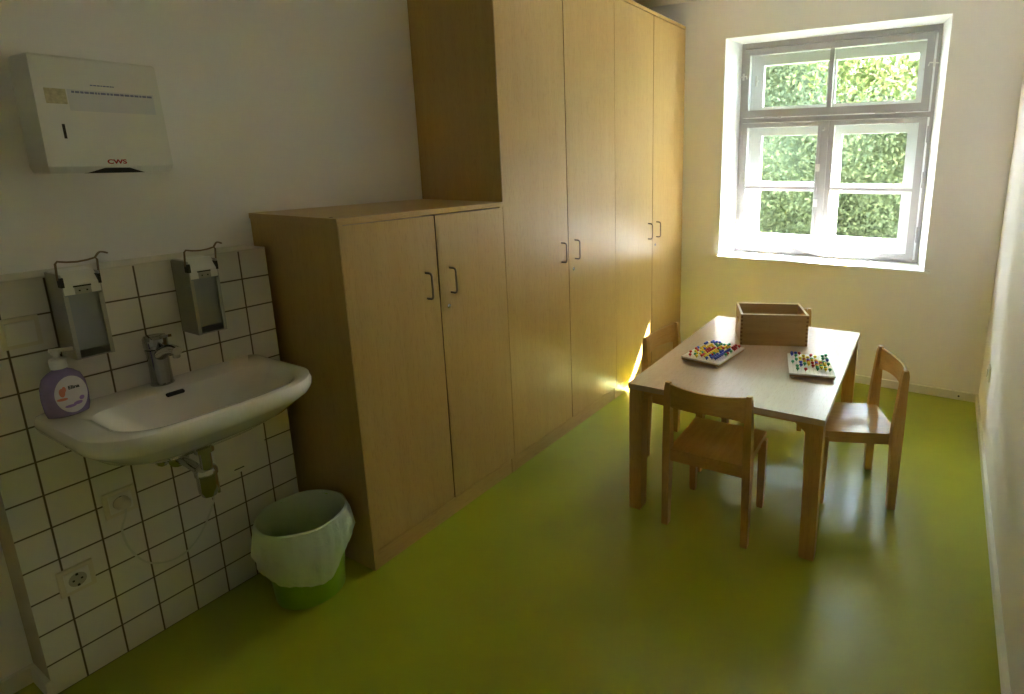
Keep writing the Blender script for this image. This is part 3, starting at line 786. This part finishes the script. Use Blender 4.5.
text('logo', 'CWS', .0165, M['redink'], pt, Matrix.Translation((D + .0002, .006, .030)) @ Matrix.Rotation(math.radians(90), 4, 'Z') @ Matrix.Rotation(math.radians(90), 4, 'X'), .0008, 1.25)

# ------------------------------------------------------------------ switch and sockets
def recess_disc(bm, x, y, z, r): lathe(bm, (x, y, z), [(r, 0), (r, .0012)], 28, 'x')
def wall_plate(name, label, cat, x, y, z, rz=0):
    t = thing(name, label, cat, (x, y, z), rz)
    bm = bmesh.new(); box(bm, .0008, .009, -.040, .040, -.040, .040); link('cover_plate', bm, M['cream'], t, True, .003, 3)
    return t
ls = wall_plate('light_switch', 'cream rocker switch at the left edge of the tiles', 'light switch', 0, -.392, 1.062)
bm = bmesh.new(); v = [(.009, -.029), (.013, -.029), (.017, .029), (.009, .029)]
loft(bm, [[(p[0], -.029, p[1]) for p in v], [(p[0], .029, p[1]) for p in v]]); link('rocker', bm, M['plastic'], ls, True, .002, 2)
def socket_parts(t):
    bm = bmesh.new(); box(bm, .009, .0125, -.028, .028, -.028, .028); link('insert', bm, M['plastic'], t, True, .002, 2)
    bm = bmesh.new(); recess_disc(bm, .0125, 0, 0, .0205); link('recess', bm, M['recess'], t, True)
    bm = bmesh.new()
    for s in (-1, 1): lathe(bm, (.0137, s * .0095, 0), [(.003, 0), (.003, .0006)], 12, 'x'); box(bm, .0134, .0145, -.003, .003, s * .017 - .0035, s * .017 + .0035)
    link('contact_hole', bm, M['dark'], t)
s2 = wall_plate('wall_socket', 'cream power socket with an empty outlet low on the tiles', 'socket', 0, -.397, .322); socket_parts(s2)
s1 = wall_plate('wall_socket', 'cream power socket with the white plug in it, below the washbasin', 'socket', 0, -.266, .496); socket_parts(s1)
pg = thing('power_plug', 'white plug with its thin cable in the socket under the washbasin', 'plug', (0, -.266, .496))
bm = bmesh.new(); lathe(bm, (.0152, 0, 0), [(.0195, 0), (.0195, .012), (.015, .026), (.009, .030)], 24, 'x'); link('plug_body', bm, M['cream'], pg, True)
cab = [(.040, 0, -.004), (.045, -.006, -.03), (.035, -.018, -.078), (.028, -.008, -.145), (.022, .021, -.213), (.018, .069, -.253), (.016, .125, -.261), (.016, .174, -.233), (.016, .212, -.181), (.018, .240, -.121), (.022, .234, -.105), (.030, .240, -.075)]
bm = bmesh.new(); tube(bm, smooth_path(cab, 5), .0028, 8); link('cable', bm, M['cable'], pg, True)
s3 = wall_plate('wall_socket', 'cream power socket low on the right wall near the window corner', 'socket', XR, 2.62, .372, PI); socket_parts(s3)
bm = bmesh.new(); lathe(bm, (2.271, YB - .0155, .024), [(.005, 0), (.006, .0016), (.003, .002)], 12, 'y')
tag(link('screw', bm, M['dark'], None), 'dark screw head in the white baseboard under the window wall', 'screw')
bm = bmesh.new(); lathe(bm, (XC - .060, .325, 1.3121), [(.006, 0), (.006, .001), (.003, .0015)], 12)
tag(link('cover_cap', bm, M['edge'], None), 'small brown cover cap on top of the low cupboard near its front corner', 'cover cap')

# ------------------------------------------------------------------ waste bin and liner
BX, BY = .242, .134
wb_ = thing('waste_bin', 'lime green plastic waste bin on the floor between tiles and low cupboard', 'waste bin', (BX, BY, 0))
bm = bmesh.new()
prof = [(.106, 0), (.111, .004), (.117, .08), (.125, .18), (.135, .284), (.139, .286), (.139, .296), (.133, .296), (.122, .18), (.114, .08), (.107, .008)]
lathe(bm, (0, 0, .0005), prof, 48, cap0=True, cap1=True); link('bucket', bm, M['bin'], wb_, True)
bm = bmesh.new(); n = 96; rings = []; rr = random.Random(5)
ph = [rr.uniform(0, 6.28) for _ in range(8)]
def wav(a, k, i): return math.sin(k * a + ph[i])
levels = [(.112, .09, 0), (.118, .18, .2), (.127, .26, .3), (.132, .300, .2), (.1365, .307, .2), (.143, .304, .3), (.148, .276, 1.), (.152, .240, 1.5), (.151, .205, 1.9), (.145, .168, 1.7), (.136, .138, 1.2)]
for li, (r, z, w_) in enumerate(levels):
    ring = []
    for i in range(n):
        a = 2 * PI * i / n
        amp = .0058 * w_
        dr = amp * (.55 * wav(a, 5, 0) + .5 * wav(a, 11, 1) * math.cos(z * 60) + .6 * abs(wav(a, 13, 2)) - .35 * abs(wav(a, 21, 6)) * math.sin(z * 40))
        dz = 0
        if li >= 6: dz = (li - 5) * .0045 * (wav(a, 3, 3) + .6 * wav(a, 5, 4)) - (li - 6) * .006 * math.cos(a + .9)
        elif li in (3, 4, 5): dz = .0018 * wav(a, 6, 5)
        rad = r + dr
        if li <= 2: rad = min(rad, r + .0005) - .002
        else: rad = max(rad, .1405 if 5 <= li <= 8 else r)
        ring.append((rad * math.cos(a), rad * math.sin(a), z + dz))
    rings.append(ring)
loft(bm, rings, True, False)
o = link('bin_liner', bm, M['film'], None, True); o.location = (BX, BY, 0)
tag(o, 'translucent whitish plastic liner folded over the rim of the green waste bin', 'bin liner')

# ------------------------------------------------------------------ outside
struct(B('ground', -8, 12, YO + .001, 16, -.75, -.6, M['soil'], bevel=0), 'garden ground outside', 'ground')
rg = random.Random(21)
def hedge_top(x): return 4.9 if x < .75 else 2.93 + .1 * math.sin(x * 3) if x < 3 else 3.6
def leaves(name, mat, samples, size):
    verts = []; faces = []
    for (x, y, z) in samples:
        s = size * rg.uniform(.6, 1.3); n = Vector((rg.uniform(-1, 1), rg.uniform(-1.6, .2), rg.uniform(-.4, 1.2))).normalized()
        t = n.cross(Vector((rg.uniform(-1, 1), rg.uniform(-1, 1), rg.uniform(-1, 1)))).normalized(); b = n.cross(t)
        c = Vector((x, y, z)); k = len(verts)
        verts += [tuple(c - t * s), tuple(c - b * s * .55 + n * s * .15), tuple(c + t * s), tuple(c + b * s * .55 + n * s * .15)]; faces.append((k, k + 1, k + 2, k + 3))
    me = bpy.data.meshes.new(name); me.from_pydata(verts, [], faces); me.materials.append(mat)
    o = bpy.data.objects.new(name, me); C.objects.link(o); o['kind'] = 'stuff'; return o
def lump(x, z): return .35 * math.sin(x * 1.7 + z) + .25 * math.sin(z * 2.3 - x * .8) + .15 * math.sin(5 * x + 3 * z)
hd = thing('ivy_hedge', 'tall dense hedge of climbing ivy outside the window', 'hedge', (0, 8.2, -.6))
bm = bmesh.new(); nx, nz = 60, 30; g = []
for j in range(nz + 1):
    for i in range(nx + 1):
        x = -6 + 14 * i / nx; zt = hedge_top(x) + .6 - .25; z = zt * j / nz
        g.append(bm.verts.new((x, .45 + lump(x, z) * .8, z)))
for j in range(nz):
    for i in range(nx):
        a = j * (nx + 1) + i; bm.faces.new((g[a], g[a + 1], g[a + nx + 2], g[a + nx + 1]))
res = bmesh.ops.extrude_face_region(bm, geom=list(bm.faces))
for v in res['geom']:
    if isinstance(v, bmesh.types.BMVert): v.co.y += .8
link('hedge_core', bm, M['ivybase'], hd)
S = []
while len(S) < 70000:
    x = rg.triangular(-5.5, 7.5, .6); z = rg.uniform(0, hedge_top(x) + .6)
    S.append((x, lump(x, z) * .8 + rg.uniform(-.12, .42), z))
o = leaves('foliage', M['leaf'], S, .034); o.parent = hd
tr2 = thing('garden_tree', 'loose sunlit tree in front of the ivy hedge, seen in the upper right panes', 'tree', (2.6, 6.3, -.6))
bm = bmesh.new()
tube(bm, smooth_path([(0, 0, 0), (.05, 0, 1.5), (-.1, .1, 2.6), (-.2, 0, 3.5), (-.1, 0, 4.4)], 4), [.14 - .006 * i for i in range(17)], 10); link('trunk', bm, M['bark'], tr2, True)
S = []; bm = bmesh.new()
for k in range(26):
    a = rg.uniform(0, 6.28); h = rg.uniform(2.85, 4.3); r = rg.uniform(.1, .42)
    c = (rg.uniform(-1.75, .8), r * math.sin(a), h)
    tube(bm, smooth_path([(-.1, 0, h - .8), (c[0] * .5, c[1] * .5, h - .3), c], 3), [.03, .026, .022, .018, .014, .01, .006], 6)
    for _ in range(240):
        S.append((c[0] + rg.gauss(0, .28), c[1] + rg.gauss(0, .2), c[2] + rg.gauss(0, .17)))
link('branches', bm, M['bark'], tr2)['kind'] = 'stuff'
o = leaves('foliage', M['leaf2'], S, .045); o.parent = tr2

# ------------------------------------------------------------------ light
sun = bpy.data.lights.new('sun', 'SUN'); sun.energy = 58.; sun.angle = math.radians(.6); sun.color = (1, .97, .96)
so = bpy.data.objects.new('sun', sun); C.objects.link(so)
d = Vector((-.486, -.88, -1.0)).normalized(); so.rotation_euler = d.to_track_quat('-Z', 'Y').to_euler(); so.location = (4, 9, 9)
w = bpy.data.worlds.new('sky'); bpy.context.scene.world = w; w.use_nodes = True; nt = w.node_tree
bg = nt.nodes['Background']; bg.inputs['Strength'].default_value = 9.
tc = nt.nodes.new('ShaderNodeTexCoord'); sp_ = nt.nodes.new('ShaderNodeSeparateXYZ'); nt.links.new(tc.outputs['Generated'], sp_.inputs[0])
r = nt.nodes.new('ShaderNodeValToRGB'); r.color_ramp.elements[0].position = .0; r.color_ramp.elements[1].position = .9
r.color_ramp.elements[0].color = (.70, .84, 1.0, 1); r.color_ramp.elements[1].color = (.55, .72, 1.0, 1)
nt.links.new(sp_.outputs['Z'], r.inputs[0]); nt.links.new(r.outputs[0], bg.inputs['Color'])
pl = bpy.data.lights.new('window_portal', 'AREA'); pl.shape = 'RECTANGLE'; pl.size = 1.27; pl.size_y = 1.5; pl.cycles.is_portal = True
po = bpy.data.objects.new('window_portal', pl); C.objects.link(po); po.location = (1.3375, YO + .01, 1.55); po.rotation_euler = (math.radians(-90), 0, 0)

# ------------------------------------------------------------------ camera (solved from the room's geometry)
cam = bpy.data.cameras.new('camera'); co = bpy.data.objects.new('camera', cam); C.objects.link(co)
Rv, Uv, Fv = Vector((0.869428, 0.494010, -0.006968)), Vector((-0.102742, 0.194578, 0.975491)), Vector((-0.483258, 0.847404, -0.219927))
mt = Matrix(((Rv.x, Uv.x, -Fv.x), (Rv.y, Uv.y, -Fv.y), (Rv.z, Uv.z, -Fv.z))).to_4x4(); mt.translation = Vector((2.08362, -.89358, 1.49602))
co.matrix_world = mt
cam.sensor_fit = 'HORIZONTAL'; cam.sensor_width = 36.; cam.lens = 581.751 * 36. / 1024.; cam.shift_x = -(613.5235 - 512.) / 1024.; cam.shift_y = (289.7613 - 347.) / 1024.
cam.clip_start = .02
sc = bpy.context.scene; sc.camera = co
sc.view_settings.view_transform = 'Standard'; sc.view_settings.look = 'None'; sc.view_settings.gamma = 1; sc.view_settings.use_curve_mapping = False
sc.view_settings.exposure = 2.74
sc.cycles.max_bounces = 14; sc.cycles.diffuse_bounces = 10; sc.cycles.glossy_bounces = 4; sc.cycles.transparent_max_bounces = 12
sc.cycles.sample_clamp_indirect = 8.; sc.cycles.caustics_reflective = False; sc.cycles.caustics_refractive = False
sc.cycles.use_denoising = True
